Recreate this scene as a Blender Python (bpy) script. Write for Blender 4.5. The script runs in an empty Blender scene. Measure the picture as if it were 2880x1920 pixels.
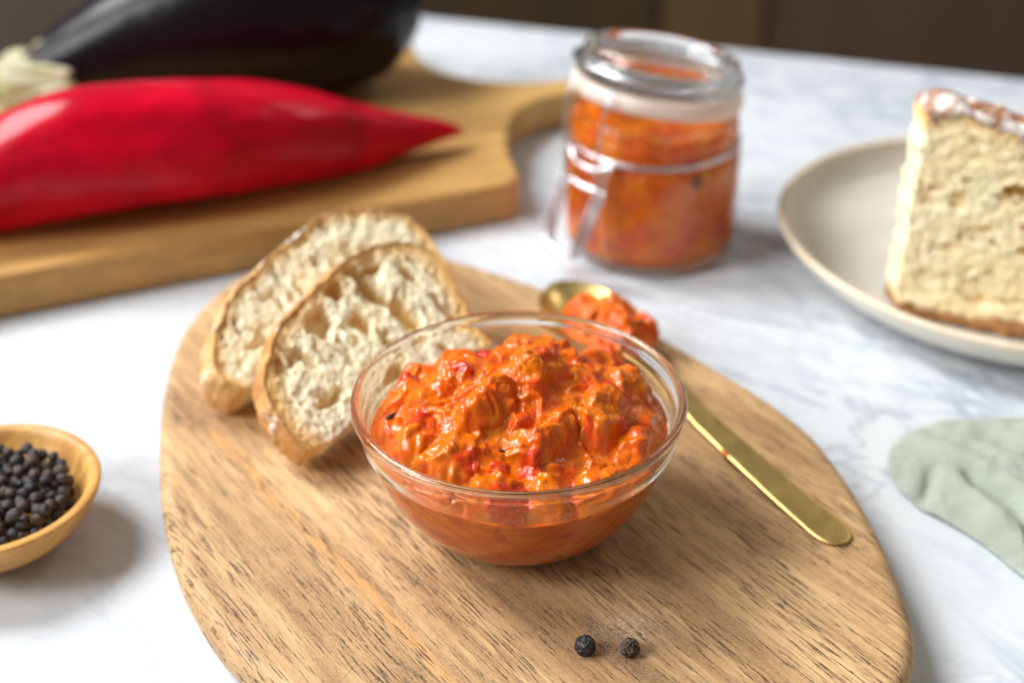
import bpy, bmesh, math, random
import numpy as np
from mathutils import Vector, Matrix

# ------------------------------------------------------------------ camera, world, lights
sc = bpy.context.scene
COL = sc.collection
R = math.radians

cam_data = bpy.data.cameras.new("camera")
cam_data.lens = 50.0
cam_data.sensor_width = 36.0
cam_data.clip_start = 0.02
cam_data.clip_end = 50
cam_data.dof.use_dof = True
cam_data.dof.focus_distance = 0.436
cam_data.dof.aperture_fstop = 5.6
cam_data.dof.aperture_blades = 0
cam = bpy.data.objects.new("camera", cam_data)
cam.location = (-0.0023, -0.396, 0.3286)
cam.rotation_euler = (R(90 - 31), 0, 0)
COL.objects.link(cam)
sc.camera = cam

world = bpy.data.worlds.new("World")
sc.world = world
world.use_nodes = True
world.node_tree.nodes["Background"].inputs[0].default_value = (1.0, 0.92, 0.82, 1)
world.node_tree.nodes["Background"].inputs[1].default_value = 0.27

def area(name, loc, target, sx, sy, power, color):
    l = bpy.data.lights.new(name, 'AREA')
    l.shape = 'RECTANGLE'; l.size = sx; l.size_y = sy
    l.energy = power; l.color = color
    o = bpy.data.objects.new(name, l)
    o.location = loc
    d = Vector(target) - Vector(loc)
    o.rotation_euler = d.to_track_quat('-Z', 'Y').to_euler()
    COL.objects.link(o)
    return o
area("window_light", (-1.95, 1.03, 2.43), (0, 0.1, 0), 1.20, 1.45, 136, (0.95, 0.98, 1.0))
area("side_window_light", (-3.2, -1.1, 2.3), (0, 0.1, 0), 1.3, 1.8, 150, (0.95, 0.98, 1.0))
area("room_light", (1.5, 1.3, 1.9), (0, 0.2, 0), 0.5, 0.5, 5, (1.0, 0.95, 0.88))

sc.view_settings.view_transform = 'Standard'
sc.view_settings.look = 'None'
sc.view_settings.exposure = 0
sc.view_settings.gamma = 1
sc.cycles.use_denoising = True
sc.cycles.max_bounces = 14
sc.cycles.transmission_bounces = 12
sc.cycles.glossy_bounces = 6
sc.cycles.diffuse_bounces = 4
sc.cycles.sample_clamp_indirect = 6
sc.cycles.blur_glossy = 0.3

# ------------------------------------------------------------------ numpy noise
_rs = np.random.RandomState(7)
_perm = _rs.permutation(4096)
_perm = np.concatenate([_perm, _perm, _perm])
_g = _rs.normal(size=(4096, 3)); _g /= np.linalg.norm(_g, axis=1)[:, None]
_rp = _rs.rand(4096, 4)

def _hash(i, j, k):
    return _perm[(_perm[(_perm[i & 4095] + j) & 4095] + k) & 4095]

def perlin(p):
    p = np.asarray(p, float)
    i = np.floor(p).astype(int); f = p - i
    u = f * f * f * (f * (f * 6 - 15) + 10)
    out = np.zeros(len(p))
    for a in (0, 1):
        for b in (0, 1):
            for c in (0, 1):
                g = _g[_hash(i[:, 0] + a, i[:, 1] + b, i[:, 2] + c)]
                d = ((f - (a, b, c)) * g).sum(1)
                w = (u[:, 0] if a else 1 - u[:, 0]) * (u[:, 1] if b else 1 - u[:, 1]) * (u[:, 2] if c else 1 - u[:, 2])
                out += w * d
    return out * 1.5

def fbm(p, oct=4, gain=0.5):
    s = 0; a = 1.0; p = np.asarray(p, float)
    for o in range(oct):
        s = s + a * perlin(p * (2 ** o) + 17.3 * o); a *= gain
    return s

def bubbles(p, rmin=0.25, rmax=0.6, prob=0.8):
    """depth inside randomly sized bubbles, 0 outside, 1 at the middle"""
    i = np.floor(p).astype(int)
    best = np.zeros(len(p))
    for a in (-1, 0, 1):
        for b in (-1, 0, 1):
            for c in (-1, 0, 1):
                h = _hash(i[:, 0] + a, i[:, 1] + b, i[:, 2] + c)
                q = i + (a, b, c) + _rp[h, :3]
                r = rmin + (rmax - rmin) * _rp[h, 3] ** 2
                on = _rp[(h * 7 + 13) & 4095, 0] < prob
                d2 = ((p - q) ** 2).sum(1) / (r * r)
                v = np.where(on, np.sqrt(np.clip(1 - d2, 0, 1)) * r / rmax, 0)
                best = np.maximum(best, v)
    return best

def cell_edges(p):
    i = np.floor(p).astype(int)
    f1 = np.full(len(p), 9.0); f2 = np.full(len(p), 9.0)
    for a in (-1, 0, 1):
        for b in (-1, 0, 1):
            for c in (-1, 0, 1):
                h = _hash(i[:, 0] + a, i[:, 1] + b, i[:, 2] + c)
                d = np.sqrt(((p - (i + (a, b, c) + _rp[h, :3])) ** 2).sum(1))
                n1 = np.minimum(f1, d); f2 = np.minimum(f2, np.maximum(f1, d)); f1 = n1
    return f2 - f1

def sstep(a, b, x):
    t = np.clip((x - a) / (b - a), 0, 1); return t * t * (3 - 2 * t)

# ------------------------------------------------------------------ mesh helpers
def mesh_obj(name, verts, faces, mat=None, parent=None, smooth=True, cols=None):
    me = bpy.data.meshes.new(name)
    verts = np.asarray(verts, dtype=np.float32)
    if isinstance(faces, np.ndarray):
        n, k = faces.shape
        me.vertices.add(len(verts)); me.vertices.foreach_set("co", verts.ravel())
        me.loops.add(n * k); me.loops.foreach_set("vertex_index", faces.ravel().astype(np.int32))
        me.polygons.add(n)
        me.polygons.foreach_set("loop_start", (np.arange(n) * k).astype(np.int32))
        me.polygons.foreach_set("loop_total", np.full(n, k, dtype=np.int32))
        me.update(calc_edges=True); me.validate()
    else:
        me.from_pydata([tuple(map(float, v)) for v in verts], [], faces)
    if cols is not None:
        at = me.color_attributes.new("col", 'FLOAT_COLOR', 'POINT')
        c = np.ones((len(verts), 4), dtype=np.float32); c[:, :3] = cols
        at.data.foreach_set("color", c.ravel())
    me.polygons.foreach_set("use_smooth", np.full(len(me.polygons), smooth))
    me.update()
    if mat: me.materials.append(mat)
    o = bpy.data.objects.new(name, me)
    COL.objects.link(o)
    if parent: o.parent = parent
    return o

def empty(name, loc=(0, 0, 0)):
    o = bpy.data.objects.new(name, None); o.empty_display_size = 0.01
    o.location = loc; COL.objects.link(o); return o

def tag(o, label=None, cat=None, group=None, kind=None):
    if label: o['label'] = label
    if cat: o['category'] = cat
    if group: o['group'] = group
    if kind: o['kind'] = kind
    return o

def gridfaces(nr, nc, wrap=True, flip=False):
    a = np.arange(nr - 1)[:, None] * nc
    if wrap:
        j = np.arange(nc)[None]; j2 = (j + 1) % nc
    else:
        j = np.arange(nc - 1)[None]; j2 = j + 1
    f = np.stack([a + j, a + j2, a + nc + j2, a + nc + j], -1).reshape(-1, 4)
    return f[:, ::-1] if flip else f

def lathe(profile, n=128):
    """profile from the axis at one end to the axis at the other (r, z)"""
    pr = np.array(profile, float); pr[:, 0] = np.maximum(pr[:, 0], 1e-5)
    t = np.linspace(0, 2 * np.pi, n, endpoint=False)
    v = np.stack([pr[:, 0][:, None] * np.cos(t), pr[:, 0][:, None] * np.sin(t), np.repeat(pr[:, 1][:, None], n, 1)], -1)
    return v.reshape(-1, 3), gridfaces(len(pr), n, True)

def smooth_curve(pts, per=6, closed=False):
    P = np.array(pts, float); n = len(P); out = []
    rng = range(n if closed else n - 1)
    for i in rng:
        p0 = P[(i - 1) % n] if closed or i > 0 else 2 * P[0] - P[1]
        p1 = P[i]; p2 = P[(i + 1) % n]
        p3 = P[(i + 2) % n] if closed or i + 2 < n else 2 * P[-1] - P[-2]
        for k in range(per):
            t = k / per
            out.append(0.5 * ((2 * p1) + (-p0 + p2) * t + (2 * p0 - 5 * p1 + 4 * p2 - p3) * t * t + (-p0 + 3 * p1 - 3 * p2 + p3) * t ** 3))
    if not closed: out.append(P[-1])
    return np.array(out)

def resample(P, n, closed=True):
    Q = np.vstack([P, P[:1]]) if closed else P
    d = np.r_[0, np.cumsum(np.linalg.norm(np.diff(Q, axis=0), axis=1))]
    s = np.linspace(0, d[-1], n, endpoint=not closed)
    return np.stack([np.interp(s, d, Q[:, k]) for k in range(Q.shape[1])], -1)

def tube(path, rad, n=10, closed=False, flat=1.0):
    P = np.array(path, float); m = len(P)
    T = np.gradient(P, axis=0) if not closed else (np.roll(P, -1, 0) - np.roll(P, 1, 0))
    T /= np.linalg.norm(T, axis=1)[:, None]
    up = np.array([0, 0, 1.0]); ref = []
    for t in T:
        a = up - t * (up @ t)
        if np.linalg.norm(a) < 0.15: a = np.array([1.0, 0, 0]) - t * t[0]
        ref.append(a / np.linalg.norm(a))
    ref = np.array(ref); bi = np.cross(T, ref)
    r = np.broadcast_to(np.asarray(rad, float), (m,))
    a = np.linspace(0, 2 * np.pi, n, endpoint=False)
    v = P[:, None] + r[:, None, None] * (np.cos(a)[None, :, None] * ref[:, None] * flat + np.sin(a)[None, :, None] * bi[:, None])
    f = gridfaces(m, n, True).tolist()
    if closed:
        f += [[(m - 1) * n + j, (m - 1) * n + (j + 1) % n, (j + 1) % n, j] for j in range(n)]
    else:
        f += [list(range(n))[::-1], [(m - 1) * n + j for j in range(n)]]
    return v.reshape(-1, 3), f

def join(parts):
    V = []; Fc = []; o = 0
    for v, f in parts:
        V.append(np.asarray(v)); Fc += [[i + o for i in q] for q in (f.tolist() if isinstance(f, np.ndarray) else f)]
        o += len(v)
    return np.vstack(V), Fc

# ------------------------------------------------------------------ materials
class NT:
    def __init__(s, name):
        s.m = bpy.data.materials.new(name); s.m.use_nodes = True
        s.t = s.m.node_tree; s.b = s.t.nodes["Principled BSDF"]; s.out = s.t.nodes["Material Output"]
    def n(s, typ, **kw):
        x = s.t.nodes.new(typ)
        for k, v in kw.items(): setattr(x, k, v)
        return x
    def l(s, a, b): s.t.links.new(a, b)
    def coords(s, scale=(1, 1, 1), rot=(0, 0, 0), loc=(0, 0, 0)):
        tc = s.n("ShaderNodeTexCoord")
        m1 = s.n("ShaderNodeMapping"); m1.inputs["Rotation"].default_value = rot
        s.l(tc.outputs["Object"], m1.inputs[0])
        m2 = s.n("ShaderNodeMapping"); m2.inputs["Scale"].default_value = scale; m2.inputs["Location"].default_value = loc
        s.l(m1.outputs[0], m2.inputs[0]); return m2.outputs[0]
    def noise(s, vec, scale=1, detail=3, rough=.5, dist=0):
        x = s.n("ShaderNodeTexNoise"); x.inputs["Scale"].default_value = scale; x.inputs["Detail"].default_value = detail
        x.inputs["Roughness"].default_value = rough; x.inputs["Distortion"].default_value = dist
        s.l(vec, x.inputs["Vector"]); return x.outputs["Fac"]
    def ramp(s, fac, stops, interp='LINEAR'):
        x = s.n("ShaderNodeValToRGB"); x.color_ramp.interpolation = interp
        e = x.color_ramp.elements
        while len(e) < len(stops): e.new(0.5)
        for i, (p, c) in enumerate(stops):
            e[i].position = p; e[i].color = (c, c, c, 1) if isinstance(c, (int, float)) else (*c, 1)
        s.l(fac, x.inputs[0]); return x.outputs[0]
    def mix(s, fac, a, b, mode='MIX'):
        x = s.n("ShaderNodeMix", data_type='RGBA', blend_type=mode)
        for sock, v in ((x.inputs[0], fac), (x.inputs[6], a), (x.inputs[7], b)):
            if hasattr(v, 'is_linked'): s.l(v, sock)
            elif isinstance(v, (int, float)): sock.default_value = v
            else: sock.default_value = (*v, 1)
        return x.outputs[2]
    def math(s, op, a, b=0.0):
        x = s.n("ShaderNodeMath", operation=op)
        for sock, v in ((x.inputs[0], a), (x.inputs[1], b)):
            if hasattr(v, 'is_linked'): s.l(v, sock)
            else: sock.default_value = v
        return x.outputs[0]
    def bump(s, h, strength=.3, dist=.001):
        x = s.n("ShaderNodeBump"); x.inputs["Strength"].default_value = strength; x.inputs["Distance"].default_value = dist
        s.l(h, x.inputs["Height"]); s.l(x.outputs[0], s.b.inputs["Normal"]); return x
    def set(s, **kw):
        for k, v in kw.items():
            k = k.replace('_', ' ')
            sock = s.b.inputs[k]
            if hasattr(v, 'is_linked'): s.l(v, sock)
            elif isinstance(v, tuple) and len(v) == 3 and sock.type == 'RGBA': sock.default_value = (*v, 1)
            else: sock.default_value = v
        return s

def wood(name, light, mid, dark, rot, pore=1.0, scale=1.0, rough=.5, streaks=(), pcol=(.075, .036, .016), blotch=(.42, .72), dust=None):
    m = NT(name)
    big = m.noise(m.coords((9 * scale, 42 * scale, 9), (0, 0, rot)), 1, 3, .55, .6)
    band = m.noise(m.coords((7 * scale, 260 * scale, 60), (0, 0, rot), (3, 1, 0)), 1, 4, .6, .9)
    c = m.ramp(big, [(blotch[0] - .14, light), (blotch[0] + .06, mid), (blotch[1], dark)])
    c = m.mix(m.ramp(band, [(.40, 0.0), (.66, 0.75)]), c, dark)
    c = m.mix(m.ramp(m.noise(m.coords((12, 130, 30), (0, 0, rot), (8, 4, 1)), 1, 3, .6, .5), [(.48, 0.0), (.72, .5)]), c, light)
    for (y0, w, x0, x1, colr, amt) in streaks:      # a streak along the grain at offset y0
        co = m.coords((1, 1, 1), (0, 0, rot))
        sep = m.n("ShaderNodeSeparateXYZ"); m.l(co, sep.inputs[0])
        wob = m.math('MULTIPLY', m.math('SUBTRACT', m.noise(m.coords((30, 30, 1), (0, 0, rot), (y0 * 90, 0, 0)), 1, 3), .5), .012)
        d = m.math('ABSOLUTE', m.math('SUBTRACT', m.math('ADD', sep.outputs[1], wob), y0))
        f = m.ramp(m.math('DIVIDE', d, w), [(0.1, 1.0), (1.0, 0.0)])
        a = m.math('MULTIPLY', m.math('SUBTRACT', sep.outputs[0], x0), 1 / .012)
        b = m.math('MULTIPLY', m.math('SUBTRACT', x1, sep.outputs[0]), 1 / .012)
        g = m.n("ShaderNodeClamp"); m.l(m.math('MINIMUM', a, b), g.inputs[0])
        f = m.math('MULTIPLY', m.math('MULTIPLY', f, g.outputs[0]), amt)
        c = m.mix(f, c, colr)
    pv = m.coords((95 * scale, 1800 * scale, 700), (0, 0, rot), (5, 2, 1))
    po = m.noise(pv, 1, 2, .5, .25)
    pm = m.noise(m.coords((20 * scale, 60 * scale, 20), (0, 0, rot), (1, 7, 3)), 1, 2)
    pf = m.ramp(m.math('ADD', po, m.math('MULTIPLY', m.math('SUBTRACT', pm, .5), .28)), [(.555, 0.0), (.63, pore)])
    c = m.mix(pf, c, pcol)
    sp = m.noise(m.coords((700, 1800, 900), (0, 0, rot)), 1, 2)
    c = m.mix(m.ramp(sp, [(.35, 0.0), (.7, .34)]), c, light)
    ln = m.noise(m.coords((26, 1900 * scale, 500), (0, 0, rot), (9, 5, 1)), 1, 2, .5, .3)
    lf = m.math('MULTIPLY', m.ramp(ln, [(.60, 0.0), (.70, .6 * pore)]), m.ramp(pm, [(.40, 0.2), (.60, 1.0)]))
    c = m.mix(lf, c, tuple(x * 1.4 for x in pcol))
    sc1 = m.noise(m.coords((14, 900, 500), (0, 0, rot + R(62)), (2, 2, 5)), 1, 1, .5, .1)
    c = m.mix(m.ramp(sc1, [(.735, 0.0), (.76, .28 * pore)]), c, dark)
    if dust:
        vm = m.n("ShaderNodeVectorMath", operation='DISTANCE'); m.l(m.coords(), vm.inputs[0]); vm.inputs[1].default_value = (dust[0], dust[1], .018)
        dm = m.math('MULTIPLY', m.ramp(m.math('MULTIPLY', vm.outputs["Value"], 1 / dust[2]), [(.2, 1.0), (1.0, 0.0)]), m.ramp(m.noise(m.coords((1, 1, 1)), 900, 4, .8), [(.50, 0.0), (.60, .6)]))
        c = m.mix(dm, c, (.72, .62, .58))
    h = m.math('SUBTRACT', m.math('MULTIPLY', sp, .3), pf)
    m.bump(h, .35, .00025)
    m.set(Base_Color=c, Roughness=m.ramp(sp, [(.3, rough), (.7, rough + .12)]))
    m.b.inputs["Specular IOR Level"].default_value = .35
    return m.m

def paste_mat(name):
    m = NT(name)
    at = m.n("ShaderNodeAttribute", attribute_name="col")
    v = m.coords((1, 1, 1))
    f = m.noise(v, 900, 3, .6)
    c = m.mix(m.ramp(f, [(.50, 0.0), (.75, .35)]), at.outputs["Color"], (.72, .075, .005))
    c = m.mix(m.ramp(m.noise(v, 420, 3, .6), [(.55, 0.0), (.75, .45)]), c, (.80, .25, .02))
    c = m.mix(m.ramp(m.noise(v, 1300, 1, .5), [(.76, 0.0), (.80, .8)]), c, (.05, .02, .008))
    m.set(Base_Color=c, Roughness=m.ramp(m.noise(v, 260, 3), [(.35, .16), (.7, .36)]), IOR=1.40)
    m.b.inputs["Subsurface Weight"].default_value = .35
    m.b.inputs["Subsurface Radius"].default_value = (1.0, .35, .1)
    m.b.inputs["Subsurface Scale"].default_value = .0022
    m.b.inputs["Coat Weight"].default_value = .12
    m.b.inputs["Coat Roughness"].default_value = .06
    m.bump(m.noise(v, 800, 2, .5), .12, .0003)
    return m.m

def glass(name, col=(1, 1, 1), rough=0.0, ior=1.47):
    m = NT(name); m.set(Base_Color=col, Roughness=rough, IOR=ior)
    m.b.inputs["Transmission Weight"].default_value = 1
    return m.m

def metal(name, col, rough):
    m = NT(name)
    v = m.coords((1, 1, 1))
    f = m.noise(v, 60, 4)
    m.set(Base_Color=m.mix(m.ramp(f, [(.4, 0.0), (.7, .3)]), col, tuple(x * .6 for x in col)), Metallic=1.0,
          Roughness=m.ramp(m.noise(v, 140, 4, .6), [(.35, rough), (.7, rough + .14)]))
    m.bump(m.noise(v, 1500, 2), .06, .0002)
    return m.m

def crumb_mat(name, tint=(1, 1, 1)):
    m = NT(name)
    at = m.n("ShaderNodeAttribute", attribute_name="col")
    v = m.coords((1, 1, 1))
    c = m.mix(m.ramp(m.noise(v, 260, 4, .6), [(.4, 0.0), (.7, .45)]), at.outputs["Color"], m.mix(1.0, at.outputs["Color"], (.99, .95, .86), 'MULTIPLY'))
    m.set(Base_Color=c, Roughness=.75)
    m.b.inputs["Subsurface Weight"].default_value = .55
    m.b.inputs["Subsurface Radius"].default_value = (1.0, .8, .5)
    m.b.inputs["Subsurface Scale"].default_value = .0035
    m.b.inputs["Specular IOR Level"].default_value = .25
    m.bump(m.noise(v, 1300, 4, .7), .4, .0005)
    return m.m

def crust_mat(name, a=(.55, .25, .07), b=(.26, .09, .02), flour=0.0):
    m = NT(name); v = m.coords((1, 1, 1))
    c = m.ramp(m.noise(v, 110, 5, .65), [(.32, a), (.68, b)])
    if flour:
        c = m.mix(m.ramp(m.noise(v, 95, 4, .7, .6), [(.60 - .24 * flour, 0.0), (.66 - .16 * flour, .92)]), c, (.82, .76, .70))
    m.set(Base_Color=c, Roughness=.62)
    m.bump(m.noise(v, 500, 5, .7), .7, .0008)
    return m.m

def M_marble():
    m = NT("marble")
    v = m.coords((1, 1, 1), (0, 0, R(35)))
    w = m.coords((1, 2.2, 1), (0, 0, R(38)))
    def vein(scale, width, off, amt):
        n = m.noise(m.coords((1, 2.1, 1), (0, 0, R(38)), off), scale, 5, .6, 1.3)
        d = m.math('ABSOLUTE', m.math('SUBTRACT', n, .5))
        return m.ramp(d, [(0.0, amt), (width, 0.0)])
    mask = m.ramp(m.noise(m.coords((1, 1, 1), (0, 0, 0), (2.4, .6, 0)), 5.5, 3, .6), [(.40, 0.0), (.62, 1.0)])
    sep = m.n("ShaderNodeSeparateXYZ"); m.l(m.coords(), sep.inputs[0])
    side = m.ramp(m.math('ADD', m.math('MULTIPLY', sep.outputs[0], 1.6), .5), [(.22, .25), (.62, 1.0)])
    c = m.mix(m.ramp(m.noise(v, 7, 4, .6), [(.35, 0.0), (.75, .5)]), (.655, .680, .705), (.54, .585, .64))
    f1 = m.math('MULTIPLY', m.math('MULTIPLY', vein(6.5, .045, (1, 2, 0), .75), mask), side)
    f2 = m.math('MULTIPLY', m.math('MULTIPLY', vein(17, .05, (4, 1, 0), .55), mask), side)
    f3 = m.math('MULTIPLY', m.math('MULTIPLY', vein(3.1, .016, (7, 3, 0), .9), side), .55)
    c = m.mix(f3, c, (.27, .30, .36)); c = m.mix(f1, c, (.28, .33, .40)); c = m.mix(f2, c, (.34, .38, .45))
    m.set(Base_Color=c, Roughness=m.ramp(m.noise(v, 40, 3), [(.3, .20), (.7, .30)]))
    return m.m

MAT = {}
GR = R(54)
MAT['marble'] = M_marble()
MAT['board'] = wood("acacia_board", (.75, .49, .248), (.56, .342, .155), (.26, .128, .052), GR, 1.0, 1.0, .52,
    streaks=[(-.030, .011, .02, .14, (.24, .115, .05), .5), (.064, .022, -.03, .08, (.36, .185, .085), .5), (.005, .006, .06, .16, (.26, .13, .06), .5), (-0.0635, .0035, -.12, .075, (.62, .31, .10), .75), (-0.020, .0028, -.07, .03, (.60, .28, .09), .6),  # wide brown streak right of the bowl: grain plus the bowl's shadow, painted in
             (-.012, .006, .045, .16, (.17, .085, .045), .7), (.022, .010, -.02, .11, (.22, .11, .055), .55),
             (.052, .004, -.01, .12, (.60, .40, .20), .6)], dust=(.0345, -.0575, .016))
MAT['big_board'] = wood("oak_board", (.74, .45, .155), (.62, .34, .10), (.30, .15, .045), R(-24), .35, .6, .42)
MAT['bowl_wood'] = wood("olive_bowl_wood", (.82, .46, .13), (.74, .37, .09), (.36, .16, .045), R(-30), .25, .8, .33)
MAT['paste'] = paste_mat("pepper_spread")
MAT['glass'] = glass("clear_glass", (.985, .995, .99))
MAT['jar_glass'] = glass("jar_glass_thick", (.985, .995, .99), 0.0, 1.38)
MAT['brass'] = metal("brushed_brass", (.78, .56, .21), .28)
MAT['steel'] = metal("steel_wire", (.66, .66, .69), .22)
MAT['crumb'] = crumb_mat("bread_crumb")
MAT['crust'] = crust_mat("bread_crust", (.72, .37, .11), (.38, .14, .035), .12)
MAT['crust_pale'] = crust_mat("pale_bread_crust", (.80, .50, .20), (.52, .24, .07), .15)
MAT['crust_flour'] = crust_mat("floured_crust", (.40, .15, .04), (.20, .06, .018), .55)
MAT['crust_dark'] = crust_mat("dark_bottom_crust", (.50, .22, .06), (.15, .05, .014))

def plain(name, col, rough=.5, col2=None, ns=60, bs=0, spec=.5, **kw):
    m = NT(name); v = m.coords()
    c = m.mix(m.ramp(m.noise(v, ns, 4, .6), [(.35, 0.0), (.7, 1.0)]), col, col2 or tuple(x * .75 for x in col))
    m.set(Base_Color=c, Roughness=rough)
    m.b.inputs["Specular IOR Level"].default_value = spec
    if bs: m.bump(m.noise(v, bs, 4, .6), .4, .0005)
    for k, x in kw.items(): m.b.inputs[k.replace('_', ' ')].default_value = x
    return m.m
MAT['herb'] = plain("dried_herb", (.035, .028, .012), .4, (.012, .012, .006), 900)
MAT['corn_black'] = plain("black_peppercorn", (.040, .036, .038), .40, (.012, .012, .014), 500, 900)
MAT['corn_brown'] = plain("brown_peppercorn", (.13, .085, .060), .5, (.035, .022, .016), 700, 900)
MAT['corn_grey'] = plain("grey_peppercorn", (.080, .066, .062), .5, (.03, .024, .024), 600, 900)
MAT['eggplant'] = plain("eggplant_skin", (.006, .004, .007), .24, (.009, .004, .008), 20, 0, .16)
MAT['calyx'] = plain("eggplant_calyx", (.40, .42, .20), .6, (.42, .34, .24), 60, 300)
MAT['stem'] = plain("green_stem", (.42, .50, .17), .55, (.25, .33, .08), 50, 300)
MAT['gasket'] = plain("rubber_gasket", (.80, .66, .58), .45, (.74, .58, .50), 40, 0, .5, Subsurface_Weight=.2)
MAT['plate'] = plain("stoneware_glaze", (.76, .715, .63), .3, (.68, .62, .51), 22, 0)
MAT['plate_rim'] = plain("bare_stoneware_rim", (.78, .68, .52), .45, (.70, .56, .38), 80, 300)

def M_pepper():
    m = NT("red_pepper_skin"); v = m.coords()
    c = m.mix(m.ramp(m.noise(v, 22, 3, .5, .6), [(.36, 0.0), (.68, 1.0)]), (.60, .000, .020), (.36, .000, .012))
    m.set(Base_Color=c, Roughness=.30)
    m.b.inputs["Subsurface Weight"].default_value = .15
    m.b.inputs["Subsurface Radius"].default_value = (1, .1, .1)
    m.b.inputs["Subsurface Scale"].default_value = .004
    m.b.inputs["Specular IOR Level"].default_value = .10; m.b.inputs["Coat Weight"].default_value = .14; m.b.inputs["Coat Roughness"].default_value = .08
    m.bump(m.noise(v, 60, 2), .15, .002)
    return m.m
MAT['pepper'] = M_pepper()

def M_cloth():
    m = NT("sage_linen")
    a = m.n("ShaderNodeTexWave", wave_type='BANDS'); a.inputs["Scale"].default_value = 280; a.inputs["Distortion"].default_value = 1.5; a.inputs["Detail"].default_value = 2
    m.l(m.coords((1, 1, 1), (0, 0, R(72))), a.inputs[0])
    b = m.n("ShaderNodeTexWave", wave_type='BANDS'); b.inputs["Scale"].default_value = 300; b.inputs["Distortion"].default_value = 1.5
    m.l(m.coords((1, 1, 1), (0, 0, R(-18))), b.inputs[0])
    v = m.coords()
    c = m.mix(m.ramp(m.noise(v, 50, 4, .6), [(.3, 0.0), (.7, 1.0)]), (.54, .58, .485), (.44, .485, .39))
    h = m.math('ADD', a.outputs["Fac"], m.math('MULTIPLY', b.outputs["Fac"], .5))
    c = m.mix(m.ramp(h, [(.2, .42), (.9, 0.0)]), c, (.33, .38, .29))
    m.set(Base_Color=c, Roughness=.85)
    m.b.inputs["Sheen Weight"].default_value = .3
    m.bump(h, .9, .0005)
    return m.m
MAT['cloth'] = M_cloth()

# ------------------------------------------------------------------ setting: table, floor, cupboard
def prism(name, outline, z0, z1, mat, parent=None, bevel=.004, nb=5, kind=None, n=None, inset_bottom=None):
    P = np.array(outline, float)
    if n: P = resample(P, n)
    a = np.roll(P, -1, 0) - np.roll(P, 1, 0); nrm = np.stack([a[:, 1], -a[:, 0]], -1)
    area2 = (P[:, 0] * np.roll(P[:, 1], -1) - P[:, 1] * np.roll(P[:, 0], -1)).sum()
    if area2 < 0: P = P[::-1]; a = np.roll(P, -1, 0) - np.roll(P, 1, 0); nrm = np.stack([a[:, 1], -a[:, 0]], -1)
    nrm /= np.linalg.norm(nrm, axis=1)[:, None] + 1e-12
    bb = bevel if inset_bottom is None else inset_bottom
    rows = []
    for k in range(nb + 1):
        t = math.pi / 2 * k / nb
        rows.append((bb * (1 - math.sin(t)), z0 + bb * (1 - math.cos(t))))
    for k in range(nb + 1):
        t = math.pi / 2 * k / nb
        rows.append((bevel * (1 - math.cos(t)), z1 - bevel * (1 - math.sin(t))))
    V = np.vstack([np.c_[P - nrm * ins, np.full(len(P), z)] for ins, z in rows])
    m = len(P)
    f = gridfaces(len(rows), m, True).tolist()
    f.append([(len(rows) - 1) * m + j for j in range(m)]); f.append(list(range(m))[::-1])
    o = mesh_obj(name, V, f, mat, parent)
    return o

def seg(pts, n=14):
    out = []
    for a, b in zip(pts, pts[1:] + pts[:1]):
        a = np.array(a); b = np.array(b)
        out += [tuple(a + (b - a) * k / n) for k in range(n)]
    return out
tab = [(-.62, -.45), (1.35, -.45), (1.35, .152), (-.165, .641), (-.215, .635), (-.25, .59), (-.62, -.1)]
t = prism('marble_table_top', seg(tab), -.03, 0, MAT['marble'], None, .004)
tag(t, 'white marble table top with soft blue grey veins under everything', kind='structure')

def M_floor(name, c1, c2, rot=0):
    m = NT(name)
    n = m.noise(m.coords((1.5, 14, 1), (0, 0, rot)), 1, 4, .6, .4)
    m.set(Base_Color=m.ramp(n, [(.3, c1), (.7, c2)]), Roughness=.5)
    return m.m
fl = mesh_obj('floor', [(-4, -2, -.75), (4, -2, -.75), (4, 5, -.75), (-4, 5, -.75)], [[0, 1, 2, 3]], M_floor("brown_floor", (.075, .050, .034), (.045, .029, .02)), smooth=False)
tag(fl, 'dark brown floor far below and behind the table', kind='structure')

def box(x0, x1, y0, y1, z0, z1):
    v = [(x0, y0, z0), (x1, y0, z0), (x1, y1, z0), (x0, y1, z0), (x0, y0, z1), (x1, y0, z1), (x1, y1, z1), (x0, y1, z1)]
    return np.array(v), [[0, 3, 2, 1], [4, 5, 6, 7], [0, 1, 5, 4], [1, 2, 6, 5], [2, 3, 7, 6], [3, 0, 4, 7]]
cab = empty('wooden_cupboard', (0, 1.9, -.75))
tag(cab, 'dark brown wooden cupboard out of focus behind the table', 'cupboard')
v, f = box(-1.6, 1.6, .02, .5, 0, 1.0); mesh_obj('carcass', v, f, M_floor("dark_carcass", (.03, .02, .012), (.02, .013, .008), R(90)), cab, False)
xs = [-1.6, -.95, -.32, .24, .42, .95, 1.6]
cols = [((.13, .11, .085), (.10, .085, .065)), ((.10, .08, .06), (.07, .055, .04)), ((.060, .034, .014), (.04, .024, .010)),
        ((.125, .072, .030), (.095, .054, .022)), ((.095, .056, .034), (.07, .042, .026)), ((.13, .088, .06), (.10, .068, .048))]
for i in range(6):
    v, f = box(xs[i] + .006, xs[i + 1] - .006, 0, .018, .03, .98)
    mesh_obj('door_panel', v, f, M_floor("cupboard_panel_wood", *cols[i], R(90)), cab, False)

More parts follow.
